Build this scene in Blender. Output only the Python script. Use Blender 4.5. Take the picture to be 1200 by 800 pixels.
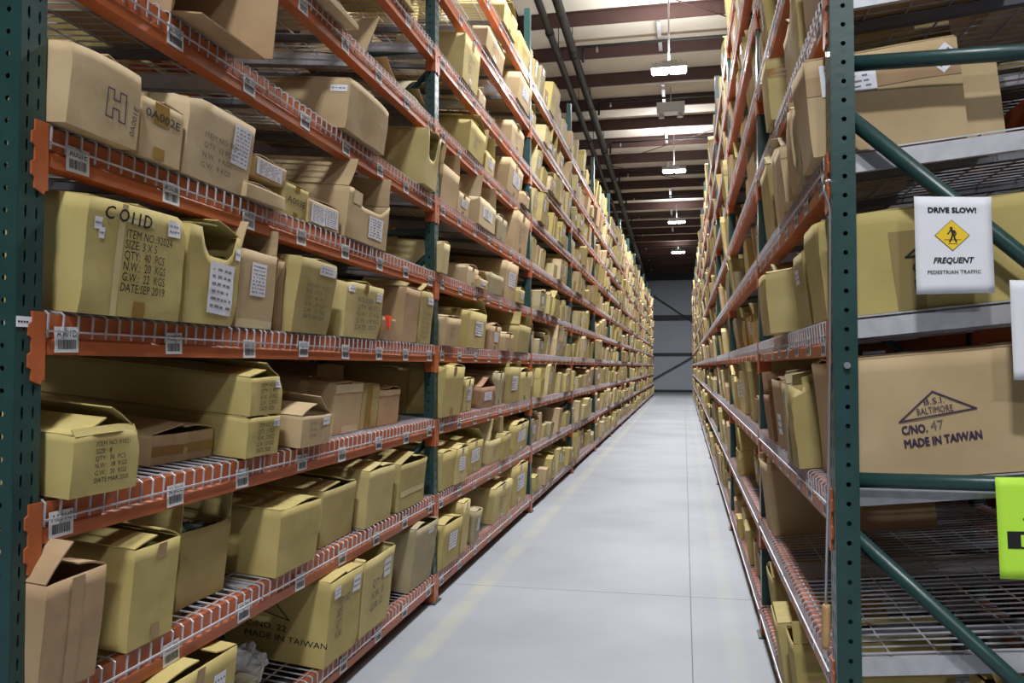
import bpy, bmesh, math, random
from mathutils import Vector, Matrix, Euler, noise

# ------------------------------------------------------------------ clear
for o in list(bpy.data.objects): bpy.data.objects.remove(o)
scene = bpy.context.scene
COL = scene.collection

# ------------------------------------------------------------------ camera
F, YAW, PIT, EYE = 969.0, math.radians(11.75), math.radians(1.76), 1.40
cam_d = bpy.data.cameras.new('camera'); cam = bpy.data.objects.new('camera', cam_d); COL.objects.link(cam)
cam_d.sensor_width = 36; cam_d.lens = F/1200*36; cam_d.clip_start = 0.05; cam_d.clip_end = 200
cam.location = (0, 0, EYE); cam.rotation_euler = (math.pi/2+PIT, 0, YAW)
scene.camera = cam

# ------------------------------------------------------------------ world and exposure
w = bpy.data.worlds.new('world'); scene.world = w; w.use_nodes = True
w.node_tree.nodes['Background'].inputs[0].default_value = (0.9, 0.95, 1, 1)
w.node_tree.nodes['Background'].inputs[1].default_value = 0.006
vs = scene.view_settings
vs.view_transform = 'Standard'; vs.look = 'None'; vs.gamma = 1; vs.use_curve_mapping = False; vs.exposure = 0.36
LAMP_W = 290

# ------------------------------------------------------------------ picture geometry helpers (1200 x 800 frame)
def proj(X, Y, Z):
    c, s = math.cos(YAW), math.sin(YAW); r = X*c+Y*s; fw = -X*s+Y*c; u = Z-EYE
    c, s = math.cos(PIT), math.sin(PIT); f2 = fw*c+u*s; u2 = -fw*s+u*c
    if f2 < 1e-3: f2 = 1e-3
    return 600+F*r/f2, 400-F*u2/f2, f2
def y_at(px, X, Z):                      # the distance along the aisle at which (X, Z) falls on picture column px
    lo, hi = 0.6, 60.0
    rising = proj(X, 50, Z)[0] > proj(X, 1.5, Z)[0]
    for _ in range(60):
        m = (lo+hi)/2
        if (proj(X, m, Z)[0] < px) == rising: lo = m
        else: hi = m
    return (lo+hi)/2

# ------------------------------------------------------------------ materials
def lin(c):
    c /= 255.0
    return c/12.92 if c <= 0.04045 else ((c+0.055)/1.055)**2.4
def rgb(r, g, b): return (lin(r), lin(g), lin(b), 1)
MATS = {}
def mat(name, col, rough=0.6, metal=0.0, noise_amt=0.0, scale=8.0, col2=None, bump=0.0, bscale=60.0, spec=0.5):
    if name in MATS: return MATS[name]
    m = bpy.data.materials.new(name); m.use_nodes = True; nt = m.node_tree; b = nt.nodes['Principled BSDF']
    b.inputs['Base Color'].default_value = col; b.inputs['Roughness'].default_value = rough
    b.inputs['Metallic'].default_value = metal; b.inputs['Specular IOR Level'].default_value = spec
    if noise_amt:
        tc = nt.nodes.new('ShaderNodeTexCoord'); n = nt.nodes.new('ShaderNodeTexNoise'); n.inputs['Scale'].default_value = scale
        n.inputs['Detail'].default_value = 5
        mx = nt.nodes.new('ShaderNodeMix'); mx.data_type = 'RGBA'
        rm = nt.nodes.new('ShaderNodeMapRange'); rm.inputs[1].default_value = 0.35; rm.inputs[2].default_value = 0.7
        rm.inputs[3].default_value = 0; rm.inputs[4].default_value = noise_amt
        nt.links.new(tc.outputs['Object'], n.inputs['Vector']); nt.links.new(n.outputs['Fac'], rm.inputs[0])
        nt.links.new(rm.outputs[0], mx.inputs['Factor']); mx.inputs[6].default_value = col
        mx.inputs[7].default_value = col2 or tuple(v*0.6 for v in col[:3])+(1,)
        nt.links.new(mx.outputs[2], b.inputs['Base Color'])
    if bump:
        tc = nt.nodes.new('ShaderNodeTexCoord'); n = nt.nodes.new('ShaderNodeTexNoise'); n.inputs['Scale'].default_value = bscale
        bp = nt.nodes.new('ShaderNodeBump'); bp.inputs['Strength'].default_value = bump; bp.inputs['Distance'].default_value = 0.01
        nt.links.new(tc.outputs['Object'], n.inputs['Vector']); nt.links.new(n.outputs['Fac'], bp.inputs['Height'])
        nt.links.new(bp.outputs[0], b.inputs['Normal'])
    MATS[name] = m; return m
def emit(name, col, st):
    m = bpy.data.materials.new(name); m.use_nodes = True; b = m.node_tree.nodes['Principled BSDF']
    b.inputs['Base Color'].default_value = (0.8, 0.8, 0.8, 1)
    b.inputs['Emission Color'].default_value = col; b.inputs['Emission Strength'].default_value = st
    return m

GREEN = mat('green_paint', rgb(40, 71, 69), 0.36, 0, 0.5, 14, rgb(29, 54, 53), 0.06, 40)
ORANGE = mat('orange_paint', rgb(184, 98, 54), 0.42, 0, 0.4, 10, rgb(156, 77, 42), 0.05, 50)
GALV = mat('galvanised_wire', rgb(200, 200, 206), 0.42, 0.3, 0.4, 30, rgb(160, 160, 168))
WHITE = mat('white_paper', rgb(232, 232, 238), 0.7, 0, 0.15, 20, rgb(205, 205, 212))
LABELW = mat('label_white', rgb(225, 225, 226), 0.55)
INK = mat('black_ink', rgb(26, 24, 28), 0.6)
PINK = mat('purple_ink', rgb(58, 40, 70), 0.6)
GREYINK = mat('grey_print', rgb(104, 98, 92), 0.7)
LIGHTINK = mat('fine_print', rgb(128, 128, 140), 0.7)
DECKSHADE = mat('galvanised_shaded', rgb(120, 120, 126), 0.5, 0.4)  # galvanised for the deck channels, colour darkened to stand in for shade underneath
TAPE = mat('packing_tape', rgb(158, 124, 66), 0.22, 0, 0.3, 20, rgb(140, 108, 56))
CLEARTAPE = mat('pale_tape', rgb(214, 198, 160), 0.25)
STEEL = mat('steel_rod', rgb(200, 200, 205), 0.3, 0.8)
WOOD = mat('wood_handle', rgb(188, 150, 100), 0.5, 0, 0.5, 20, rgb(160, 120, 75))
LIME = mat('lime_paper', rgb(196, 248, 72), 0.6)
YELLOWSIGN = mat('sign_yellow', rgb(240, 200, 40), 0.6)
REDTAG = mat('red_orange_tag', rgb(245, 80, 40), 0.5)
PURLIN = mat('maroon_steel', rgb(74, 50, 46), 0.55, 0, 0.4, 3, rgb(58, 38, 36))
ROOFW = mat('roof_insulation', rgb(226, 220, 208), 0.75, 0, 0.35, 1.2, rgb(200, 192, 178), 0.15, 3)
PIPE = mat('black_pipe', rgb(52, 54, 54), 0.5, 0.2, 0.5, 6, rgb(38, 40, 40))
WALLG = mat('wall_sheet_grey', rgb(190, 194, 204), 0.6, 0, 0.3, 1.5, rgb(172, 176, 186))
GIRT = mat('dark_girt', rgb(58, 58, 62), 0.6)
HOUS = mat('lamp_housing', rgb(190, 192, 195), 0.5)
CARDS = []
for i, (a, b2) in enumerate([((190, 173, 112), (172, 153, 93)), ((196, 180, 124), (176, 158, 104)), ((178, 162, 108), (158, 140, 88)),
                             ((194, 170, 132), (174, 149, 112)), ((202, 181, 145), (183, 160, 124)), ((180, 151, 117), (160, 130, 97)),
                             ((164, 128, 98), (144, 109, 82)), ((205, 190, 140), (188, 171, 120)), ((174, 162, 128), (155, 143, 112))]):
    CARDS.append(mat('cardboard_tone_%d' % i, rgb(*a), 0.78, 0, 0.9, 4.0, rgb(*b2), 0.2, 16, 0.25))
CNAME = ['yellow', 'pale yellow', 'olive yellow', 'tan', 'light tan', 'brown', 'dark brown', 'straw coloured', 'greyish']
INSIDE = mat('cardboard_inside', rgb(150, 120, 84), 0.85)

# ------------------------------------------------------------------ mesh helpers
def link(name, me, parent=None, mats=(), M=None):
    o = bpy.data.objects.new(name, me); COL.objects.link(o)
    if me is not None and mats and len(me.materials) == 0:
        for m in mats: me.materials.append(m)
    if parent is not None: o.parent = parent
    if M is not None: o.matrix_local = M
    return o
def empty(name, M=None):
    o = bpy.data.objects.new(name, None); COL.objects.link(o); o.empty_display_size = 0.1
    if M is not None: o.matrix_local = M
    return o
def tag(o, label=None, cat=None, group=None, kind=None):
    if label: o['label'] = label
    if cat: o['category'] = cat
    if group: o['group'] = group
    if kind: o['kind'] = kind
    return o
class MB:
    def __init__(s): s.v = []; s.f = []; s.m = []
    def face(s, idx, m=0): s.f.append(tuple(idx)); s.m.append(m)
    def add(s, vs): n = len(s.v); s.v += [tuple(p) for p in vs]; return n
    def box(s, a, b, m=0):
        x0, y0, z0 = a; x1, y1, z1 = b
        n = s.add([(x0,y0,z0),(x1,y0,z0),(x1,y1,z0),(x0,y1,z0),(x0,y0,z1),(x1,y0,z1),(x1,y1,z1),(x0,y1,z1)])
        for q in ((0,3,2,1),(4,5,6,7),(0,1,5,4),(1,2,6,5),(2,3,7,6),(3,0,4,7)): s.face([n+k for k in q], m)
    def obox(s, M, a, b, m=0):
        k = len(s.v); s.box(a, b, m)
        for i in range(k, len(s.v)): s.v[i] = tuple(M @ Vector(s.v[i]))
    def tube(s, pts, r, n=4, m=0, caps=True):
        pts = [Vector(p) for p in pts]; rings = []
        for i, p in enumerate(pts):
            t = (pts[min(i+1, len(pts)-1)]-pts[max(i-1, 0)]).normalized()
            up = Vector((0, 0, 1)) if abs(t.z) < 0.9 else Vector((1, 0, 0))
            a = t.cross(up).normalized(); b = t.cross(a)
            rr = r[i] if isinstance(r, (list, tuple)) else r
            rings.append(s.add([p+(a*math.cos(2*math.pi*(k+.5)/n)+b*math.sin(2*math.pi*(k+.5)/n))*rr for k in range(n)]))
        for i in range(len(pts)-1):
            for k in range(n): s.face((rings[i]+k, rings[i]+(k+1) % n, rings[i+1]+(k+1) % n, rings[i+1]+k), m)
        if caps:
            s.face([rings[0]+k for k in range(n)][::-1], m); s.face([rings[-1]+k for k in range(n)], m)
    def prism(s, prof, y0, y1, axis='y', m=0):     # profile (a, z) drawn along an axis
        n = len(prof)
        P = (lambda a, y, z: (a, y, z)) if axis == 'y' else (lambda a, y, z: (y, a, z))
        i0 = s.add([P(a, y0, z) for a, z in prof]); i1 = s.add([P(a, y1, z) for a, z in prof])
        for k in range(n): s.face((i0+k, i0+(k+1) % n, i1+(k+1) % n, i1+k), m)
        s.face([i0+k for k in range(n)][::-1], m); s.face([i1+k for k in range(n)], m)
    def grid(s, fn, nu, nv, m=0, flip=False):
        n = s.add([fn(i/nu, j/nv) for j in range(nv+1) for i in range(nu+1)])
        for j in range(nv):
            for i in range(nu):
                q = (n+j*(nu+1)+i, n+j*(nu+1)+i+1, n+(j+1)*(nu+1)+i+1, n+(j+1)*(nu+1)+i)
                s.face(q[::-1] if flip else q, m)
    def mesh(s, name, mats, smooth=False, recalc=False):
        me = bpy.data.meshes.new(name); me.from_pydata(s.v, [], s.f)
        for m in mats: me.materials.append(m)
        me.polygons.foreach_set('material_index', s.m)
        if smooth: me.polygons.foreach_set('use_smooth', [True]*len(s.f))
        if recalc:
            bm = bmesh.new(); bm.from_mesh(me); bmesh.ops.recalc_face_normals(bm, faces=bm.faces); bm.to_mesh(me); bm.free()
        me.update(); return me

# flat lettering: (vertices, faces) of a string, baseline at the origin, letter height 1
_TX = {}
def text_geo(s, shear=0.0):
    key = (s, shear)
    if key in _TX: return _TX[key]
    c = bpy.data.curves.new('lettering', 'FONT'); c.body = s; c.size = 1.0; c.resolution_u = 2; c.shear = shear
    c.fill_mode = 'FRONT'
    o = bpy.data.objects.new('lettering', c); COL.objects.link(o)
    dg = bpy.context.evaluated_depsgraph_get(); dg.update()
    me = bpy.data.meshes.new_from_object(o.evaluated_get(dg))
    v = [(p.co.x, p.co.y) for p in me.vertices]; f = [tuple(p.vertices) for p in me.polygons]
    if v:
        x0 = min(a for a, b in v); v = [((a-x0)/0.7, b/0.7) for a, b in v]
    wd = max([a for a, b in v] or [0])
    bpy.data.objects.remove(o); bpy.data.curves.remove(c); bpy.data.meshes.remove(me)
    _TX[key] = (v, f, wd); return _TX[key]
def put_text(mb, fn, s, u, v, size, width=None, ang=0.0, m=0, bold=0.0, shear=0.0, center=False):
    """letters at (u, v) of a face; fn maps face metres to a 3D point"""
    vv, ff, wd = text_geo(s, shear)
    sx = size if not width else width/max(wd, 1e-6)
    ca, sa = math.cos(ang), math.sin(ang)
    off = -wd*sx/2 if center else 0
    for (du, dv) in ([(0, 0)] if not bold else [(-bold, 0), (bold, 0), (0, bold), (0, -bold)]):
        n = mb.add([fn(u+du+(x*sx+off)*ca-y*size*sa, v+dv+(x*sx+off)*sa+y*size*ca) for x, y in vv])
        for q in ff: mb.face([n+k for k in q], m)
def put_poly(mb, fn, pts, wd, m=0, closed=True):
    """a drawn line through the points (u, v)"""
    P = list(pts)+([pts[0]] if closed else [])
    for (a, b) in zip(P[:-1], P[1:]):
        dx, dy = b[0]-a[0], b[1]-a[1]; L = math.hypot(dx, dy) or 1; nx, ny = -dy/L*wd/2, dx/L*wd/2; ex, ey = dx/L*wd/2, dy/L*wd/2
        n = mb.add([fn(a[0]-ex+nx, a[1]-ey+ny), fn(a[0]-ex-nx, a[1]-ey-ny), fn(b[0]+ex-nx, b[1]+ey-ny), fn(b[0]+ex+nx, b[1]+ey+ny)])
        mb.face((n, n+1, n+2, n+3), m)
def put_rect(mb, fn, u0, v0, u1, v1, m=0, n=3, ang=0.0):
    cu, cv = (u0+u1)/2, (v0+v1)/2; ca, sa = math.cos(ang), math.sin(ang)
    def g(a, b):
        x, y = u0+(u1-u0)*a-cu, v0+(v1-v0)*b-cv
        return fn(cu+x*ca-y*sa, cv+x*sa+y*ca)
    mb.grid(g, n, n, m)

# ================================================================== THE SETTING
YB, ZLV = 46.6, [.17, .64, 1.09, 1.53, 1.972, 2.432, 2.89, 3.345, 3.80, 4.255]
ZRV = [.165+.4545*i for i in range(10)]
XL, XR = -1.46, 0.388
def roof_z(y): return 7.75-0.042*(y-15)

def build_setting():
    # floor: a bed with cast slabs, open joints between them
    nt_m = mat('concrete', rgb(152, 156, 164), 0.58, 0, 0.7, 0.9, rgb(128, 131, 138), 0.03, 30)
    nt = nt_m.node_tree; b = nt.nodes['Principled BSDF']; src = b.inputs['Base Color'].links[0].from_socket
    geo = nt.nodes.new('ShaderNodeNewGeometry'); sep = nt.nodes.new('ShaderNodeSeparateXYZ'); nt.links.new(geo.outputs['Position'], sep.inputs[0])
    nz = nt.nodes.new('ShaderNodeTexNoise'); nz.inputs['Scale'].default_value = 2.2; nz.inputs['Detail'].default_value = 6
    nt.links.new(geo.outputs['Position'], nz.inputs['Vector'])
    prev = src
    for cx, hw, amt in ((-1.265, 0.075, 0.4), (0.235, 0.06, 0.16)):         # worn yellow lines along the aisle
        d = nt.nodes.new('ShaderNodeMath'); d.operation = 'SUBTRACT'; nt.links.new(sep.outputs[0], d.inputs[0]); d.inputs[1].default_value = cx
        ab = nt.nodes.new('ShaderNodeMath'); ab.operation = 'ABSOLUTE'; nt.links.new(d.outputs[0], ab.inputs[0])
        mr = nt.nodes.new('ShaderNodeMapRange'); mr.inputs[1].default_value = hw; mr.inputs[2].default_value = hw*0.45; mr.inputs[3].default_value = 0; mr.inputs[4].default_value = 1
        nt.links.new(ab.outputs[0], mr.inputs[0])
        n2 = nt.nodes.new('ShaderNodeMapRange'); n2.inputs[1].default_value = 0.35; n2.inputs[2].default_value = 0.62; n2.inputs[3].default_value = 0.08; n2.inputs[4].default_value = amt
        nt.links.new(nz.outputs['Fac'], n2.inputs[0])
        mu = nt.nodes.new('ShaderNodeMath'); mu.operation = 'MULTIPLY'; nt.links.new(mr.outputs[0], mu.inputs[0]); nt.links.new(n2.outputs[0], mu.inputs[1])
        mx = nt.nodes.new('ShaderNodeMix'); mx.data_type = 'RGBA'; nt.links.new(mu.outputs[0], mx.inputs['Factor'])
        nt.links.new(prev, mx.inputs[6]); mx.inputs[7].default_value = rgb(188, 182, 146); prev = mx.outputs[2]
    nt.links.new(prev, b.inputs['Base Color'])
    bed = MB(); bed.box((-9.5, -13, -0.2), (8.5, YB+0.3, -0.012))
    floor = tag(link('floor', bed.mesh('floor', [mat('joint_dark', rgb(120, 118, 114), 0.9)])), kind='structure')
    xs = [-9.5, -4.6, 0.03, 4.6, 8.5]; ys = [-13, -4.0, 5.2, 14.4, 23.6, 32.8, 42.0, YB+0.2]
    g = 0.0025
    for i in range(len(xs)-1):
        for j in range(len(ys)-1):
            m = MB(); m.box((xs[i]+g, ys[j]+g, -0.012), (xs[i+1]-g, ys[j+1]-g, 0)); link('slab', m.mesh('slab', [nt_m]), floor)
    # walls
    m = MB(); m.box((-9.8, YB+0.08, -0.1), (8.8, YB+0.25, 9.6)); back = tag(link('wall_back', m.mesh('wall_back', [WALLG])), kind='structure')
    x = -9.4
    while x < 8.4:
        m = MB(); m.box((x+.006, YB+0.03, 0.1), (x+1.05-.006, YB+0.085, 6.25)); link('wall_panel', m.mesh('wall_panel', [WALLG]), back); x += 1.05
    for z0, z1 in ((3.98, 4.26), (2.03, 2.17), (0.0, 0.14), (6.2, 6.75)):
        m = MB(); m.box((-9.4, YB-0.10, z0), (8.4, YB+0.03, z1)); link('girt', m.mesh('girt', [GIRT]), back)
    for (a, c) in (((-2.6, 6.0), (1.6, 3.1)), ((-2.4, .3), (1.6, 2.6))):
        m = MB(); m.tube([(a[0], YB-0.14, a[1]), (c[0], YB-0.14, c[1])], 0.035, 6); link('brace_rod', m.mesh('brace_rod', [GIRT]), back)
    for nm, a, c in (('wall_left', (-9.9, -13, -0.1), (-9.5, YB+.2, 10)), ('wall_right', (8.5, -13, -0.1), (8.9, YB+.2, 10)), ('wall_front', (-9.8, -13.3, -0.1), (8.8, -13, 10))):
        m = MB(); m.box(a, c); tag(link(nm, m.mesh(nm, [mat('wall_side_dark', rgb(92, 94, 98), .7)])), kind='structure')
    # roof: pale insulation over steel purlins
    m = MB()
    y0, y1 = -13.2, YB+0.3
    n = m.add([(-9.8, y0, roof_z(y0)+.2), (8.8, y0, roof_z(y0)+.2), (8.8, y1, roof_z(y1)+.2), (-9.8, y1, roof_z(y1)+.2),
               (-9.8, y0, roof_z(y0)+.3), (8.8, y0, roof_z(y0)+.3), (8.8, y1, roof_z(y1)+.3), (-9.8, y1, roof_z(y1)+.3)])
    for q in ((0,3,2,1),(4,5,6,7),(0,1,5,4),(1,2,6,5),(2,3,7,6),(3,0,4,7)): m.face([n+k for k in q])
    ceil = tag(link('ceiling', m.mesh('ceiling', [ROOFW])), kind='structure')
    pm = MB(); pm.prism([(-.04, .2), (.04, .2), (.04, .185), (.006, .185), (.006, -.045), (.05, -.045), (.05, -.06), (-.006, -.06), (-.006, .185), (-.04, .185)], -9.5, 8.5, 'x')
    pme = pm.mesh('purlin', [PURLIN], recalc=True)
    k = -19
    while True:
        y = 15.0+1.5*k; k += 1
        if y > YB-0.3: break
        if y < -12.8: continue
        link('purlin', pme, ceil, M=Matrix.Translation((0, y, roof_z(y))))
    for y in (16.6, 19.6, 22.6, 25.6, 28.6, 31.6, 34.6):                                     # sag straps between purlins
        m = MB(); m.box((-.45, y-1.5, roof_z(y)-.02), (-.38, y+.02, roof_z(y)+.0)); link('sag_strap', m.mesh('sag_strap', [GALV]), ceil)
    for xx in (-3.0, 5.6):                                                                  # main rafters down the slope
        m = MB()
        for yy in (-5.5, YB-.3): pass
        a, c = roof_z(-5.5)-.06, roof_z(YB-.3)-.06
        for (dx, z0, z1) in ((.12, -.02, 0.0), (.006, -.5, -.02), (.12, -.52, -.5)):
            n = m.add([(xx-dx, -5.5, a+z0), (xx+dx, -5.5, a+z0), (xx+dx, YB-.3, c+z0), (xx-dx, YB-.3, c+z0), (xx-dx, -5.5, a+z1), (xx+dx, -5.5, a+z1), (xx+dx, YB-.3, c+z1), (xx-dx, YB-.3, c+z1)])
            for q in ((0,3,2,1),(4,5,6,7),(0,1,5,4),(1,2,6,5),(2,3,7,6),(3,0,4,7)): m.face([n+k for k in q])
        link('rafter', m.mesh('rafter', [PURLIN]), ceil)
    for (xa, ya, xb, yb) in ((-2.2, 12.4, 4.5, 18.4), (4.5, 18.0, -2.2, 24.0), (-2.2, 24.0, 4.5, 30.0)):   # roof cross rods
        m = MB(); m.tube([(xa, ya, roof_z(ya)-.09), (xb, yb, roof_z(yb)-.09)], 0.012, 5); link('cross_rod', m.mesh('cross_rod', [PURLIN]), ceil)
build_setting()

def build_pipes():
    # two black mains along the aisle
    for i, (x, dz, r, lab) in enumerate(((-2.24, -.62, .062, 'left one of two black pipe mains running along under the roof'),
                                         (-1.98, -.5, .078, 'right one of two black pipe mains running along under the roof'))):
        e = empty('pipe_main', Matrix.Translation((x, 0, 0))); tag(e, lab, 'pipe', 'black pipe mains')
        m = MB(); m.tube([(0, y, roof_z(y)+dz) for y in (-5, 10, 25, YB-.4)], r, 12); link('pipe', m.mesh('pipe', [PIPE], True), e)
        cm = MB(); cm.tube([(0, -.07, 0), (0, .07, 0)], r*1.22, 12); cme = cm.mesh('coupling', [PIPE])
        hm = MB(); hm.tube([(0, 0, r), (0, 0, -dz-.06)], .008, 5); hm.tube([(0, -.02, 0), (0, .02, 0)], r*1.12, 10); hme = hm.mesh('hanger', [PIPE])
        for y in range(8, 46, 6): link('coupling', cme, e, M=Matrix.Translation((0, y+i*1.3, roof_z(y+i*1.3)+dz)))
        for y in range(9, 46, 3): link('hanger', hme, e, M=Matrix.Translation((0, y, roof_z(y)+dz)))
    # sprinkler branch lines crossing the aisle
    names = ['nearest', 'second', 'third', 'fourth', 'fifth', 'sixth', 'seventh', 'eighth', 'ninth', 'tenth']
    for i, y in enumerate((15.7, 18.7, 21.7, 24.7, 27.7, 30.7, 33.7, 36.7, 39.7, 42.7)):
        z = roof_z(y)-.16
        e = empty('sprinkler_line', Matrix.Translation((0, y, z)))
        tag(e, 'thin sprinkler pipe crossing under the roof beams, %s from the camera' % names[i], 'pipe', 'sprinkler branch lines')
        m = MB(); m.tube([(-1.868, 0, -.30), (-1.86, 0, -.02), (-1.8, 0, 0), (5, 0, 0)], .026, 8); link('pipe', m.mesh('pipe', [PIPE], True), e)
        hm = MB(); hm.tube([(0, 0, 0), (0, 0, -.07)], .014, 6); hm.tube([(0, 0, -.07), (0, 0, -.085), (0, 0, -.1), (0, 0, -.12)], [.02, .03, .012, .032], 8)
        hme = hm.mesh('sprinkler_head', [STEEL])
        for x in (-1.6, 1.15, 3.6): link('sprinkler_head', hme, e, M=Matrix.Translation((x, 0, 0)))
build_pipes()

EMIT = emit('lamp_lens', (0.93, 0.97, 1, 1), 30)
def build_lamps():
    hm = MB(); hm.box((-.30, -.17, .05), (.30, .17, .12)); 
    for k in range(9): hm.box((-.29+k*.0685, -.16, .12), (-.27+k*.0685, .16, .155))
    hme = hm.mesh('housing', [HOUS])
    lm = MB(); lm.box((-.125, -.15, .03), (.125, .15, .05)); lme = lm.mesh('lens', [EMIT])
    rm = MB(); rm.box((-.12, -.07, .155), (.12, .07, .2)); rme = rm.mesh('driver_box', [HOUS])
    names = {6.55: 'nearest', 14.2: 'largest in view', 21.6: 'second in view', 29.3: 'third in view', 37.1: 'farthest'}
    spots = [(-.22, y, 6.4, LAMP_W, 'bright ceiling lamp over the aisle, %s' % names[y]) for y in names]
    spots += [(-.15, -1.2, 6.6, LAMP_W*.85, 'ceiling lamp over the near end of the aisle'), (2.2, -6.6, 6.6, LAMP_W*.8, 'ceiling lamp over the open floor behind the camera'),
              (-5.2, 7.6, 6.4, LAMP_W*.4, 'ceiling lamp over the next aisle, seen through the wire shelves'), (-5.2, 15.4, 6.4, LAMP_W*.4, 'ceiling lamp over the next aisle, farther one')]
    for (x, y, z, wt, lab) in spots:
        e = empty('high_bay_light', Matrix.Translation((x, y, z))); tag(e, lab, 'lamp', 'ceiling lamps')
        link('housing', hme, e); link('driver_box', rme, e)
        for dx in (-.15, .15): link('lens', lme, e, M=Matrix.Translation((dx, 0, 0)))
        top = roof_z(y)-z-.075
        m = MB(); m.tube([(0, 0, .2), (0, 0, top)], .014, 6); link('rod', m.mesh('rod', [STEEL]), e)
        ld = bpy.data.lights.new('lamp_glow', 'AREA'); ld.shape = 'RECTANGLE'; ld.size = .58; ld.size_y = .32; ld.energy = wt; ld.color = (0.95, 0.975, 1.0)
        lo = bpy.data.objects.new('lamp_glow', ld); COL.objects.link(lo); lo.parent = e; lo.location = (0, 0, .02)
        ud = bpy.data.lights.new('roof_fill_light', 'AREA'); ud.shape = 'RECTANGLE'; ud.size = .5; ud.size_y = .1; ud.energy = wt*.28*min(1, ((roof_z(y)-z)/1.4)**2); ud.color = (0.97, 0.98, 1.0)  # fill light added above the housing to brighten the roof
        uo = bpy.data.objects.new('roof_fill_light', ud); COL.objects.link(uo); uo.parent = e; uo.location = (0, 0, .215); uo.rotation_euler = (math.pi, 0, 0)
    # unlit fixture hanging between the lamps
    e = empty('unlit_fixture', Matrix.Translation((-.25, 18.3, 6.95))); tag(e, 'unlit pale ceiling fixture with two spotlights above the aisle', 'lamp')
    m = MB(); m.box((-.3, -.14, 0), (.3, .14, .22)); link('housing', m.mesh('housing', [HOUS]), e)
    m = MB(); m.tube([(0, 0, -.09), (0, 0, 0)], [.07, .045], 10); sp = m.mesh('spot_head', [HOUS])
    for dx in (-.2, .2): link('spot_head', sp, e, M=Matrix.Translation((dx, 0, 0)))
    m = MB(); m.tube([(0, 0, .22), (0, 0, roof_z(18.3)-6.95-.075)], .014, 6); link('rod', m.mesh('rod', [STEEL]), e)
build_lamps()

# ================================================================== RACKS
TILT = math.radians(5.7)
DEPTH = 1.07
TOPZ = 4.92
def plate_holes(mb, fn, wd, z0, z1, pitch, holes, hw, hh, m=0):
    """a plate, width wd, from z0 to z1, pierced by holes at the given offsets; fn(u, z) -> 3D"""
    cols = sorted(holes); edges = [0]+[(a+b)/2 for a, b in zip(cols[:-1], cols[1:])]+[wd]
    nz = int((z1-z0)/pitch)
    for j in range(nz):
        za, zb = z0+j*pitch, z0+(j+1)*pitch
        if j == nz-1: zb = z1
        for c in range(len(cols)):
            ua, ub = edges[c], edges[c+1]; cu, cz = cols[c], za+pitch/2
            out = [(ua, za), (cu, za), (ub, za), (ub, cz), (ub, zb), (cu, zb), (ua, zb), (ua, cz)]
            inn = [(cu-hw*.7, cz-hh*.75), (cu, cz-hh), (cu+hw*.7, cz-hh*.75), (cu+hw, cz), (cu+hw*.7, cz+hh*.75), (cu, cz+hh), (cu-hw*.7, cz+hh*.75), (cu-hw, cz)]
            a = mb.add([fn(*p) for p in out]); b = mb.add([fn(*p) for p in inn])
            for k in range(8): mb.face((a+k, a+(k+1) % 8, b+(k+1) % 8, b+k), m)
PW, PD = .076, .058          # post width along the rack, depth into it
def post_mesh(fine):
    """front at y=0 going to y=PD, x from -PW/2 to PW/2"""
    mb = MB()
    if fine:
        plate_holes(mb, lambda u, z: (-PW/2+u, 0, z), PW, .0, TOPZ, .0508, [.022, .054], .0045, .016)
        for sx in (-1, 1): plate_holes(mb, lambda u, z: (sx*PW/2, u, z), PD, .0, TOPZ, .0508, [PD*.55], .0065, .0065)
        for sx in (-1, 1):
            n = mb.add([(sx*PW/2, PD, 0), (sx*(PW/2-.014), PD, 0), (sx*(PW/2-.014), PD, TOPZ), (sx*PW/2, PD, TOPZ)]); mb.face((n, n+1, n+2, n+3))
            n = mb.add([(sx*(PW/2-.014), PD, 0), (sx*(PW/2-.014), PD-.012, 0), (sx*(PW/2-.014), PD-.012, TOPZ), (sx*(PW/2-.014), PD, TOPZ)]); mb.face((n, n+1, n+2, n+3))
    else:
        mb.prism([(-PW/2, 0), (PW/2, 0), (PW/2, PD), (PW/2-.014, PD), (PW/2-.014, .004), (-PW/2+.014, .004), (-PW/2+.014, PD), (-PW/2, PD)], 0, 1)
        mb.v = [(a, z, y*TOPZ) for a, y, z in mb.v]
    mb.box((-.065, -.02, 0), (.065, PD+.03, .008))
    return mb.mesh('post', [GREEN], recalc=not fine)
POST_F, POST_C = post_mesh(True), post_mesh(False)

def deck_mesh(wd):
    """wire shelf: x across, y into the rack, z up; front edge at y=0 bends down over the beam"""
    mb = MB(); n = max(2, int(round(wd/.052))); r = .003
    for i in range(n+1):
        x = -wd/2+.008+(wd-.016)*i/n
        mb.tube([(x, DEPTH-.01, 0), (x, .004, 0), (x, -.006, -.006), (x, -.008, -.06)], r, 4, 0, False)
    for y in [.03+.12*k for k in range(9)]: mb.tube([(-wd/2, y, -.005), (wd/2, y, -.005)], r, 4, 0, False)
    for (y, z) in ((-.0125, -.045),): mb.tube([(-wd/2, y, z), (wd/2, y, z)], r*1.1, 4, 0, False)
    for x in (-wd*.25, wd*.25):
        mb.prism([(x-.016, -.008), (x-.012, -.008), (x-.012, -.03), (x+.012, -.03), (x+.012, -.008), (x+.016, -.008), (x+.016, -.034), (x-.016, -.034)], .05, DEPTH-.05, 'y', 1)
    # end channel along each side of the panel
    for x in (-wd/2+.01, wd/2-.01):
        mb.prism([(x-.009, -.008), (x+.009, -.008), (x+.009, -.058), (x-.009, -.058)], .03, DEPTH-.03)
    return mb.mesh('wire_deck', [GALV, DECKSHADE])
_DK = {}
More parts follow.
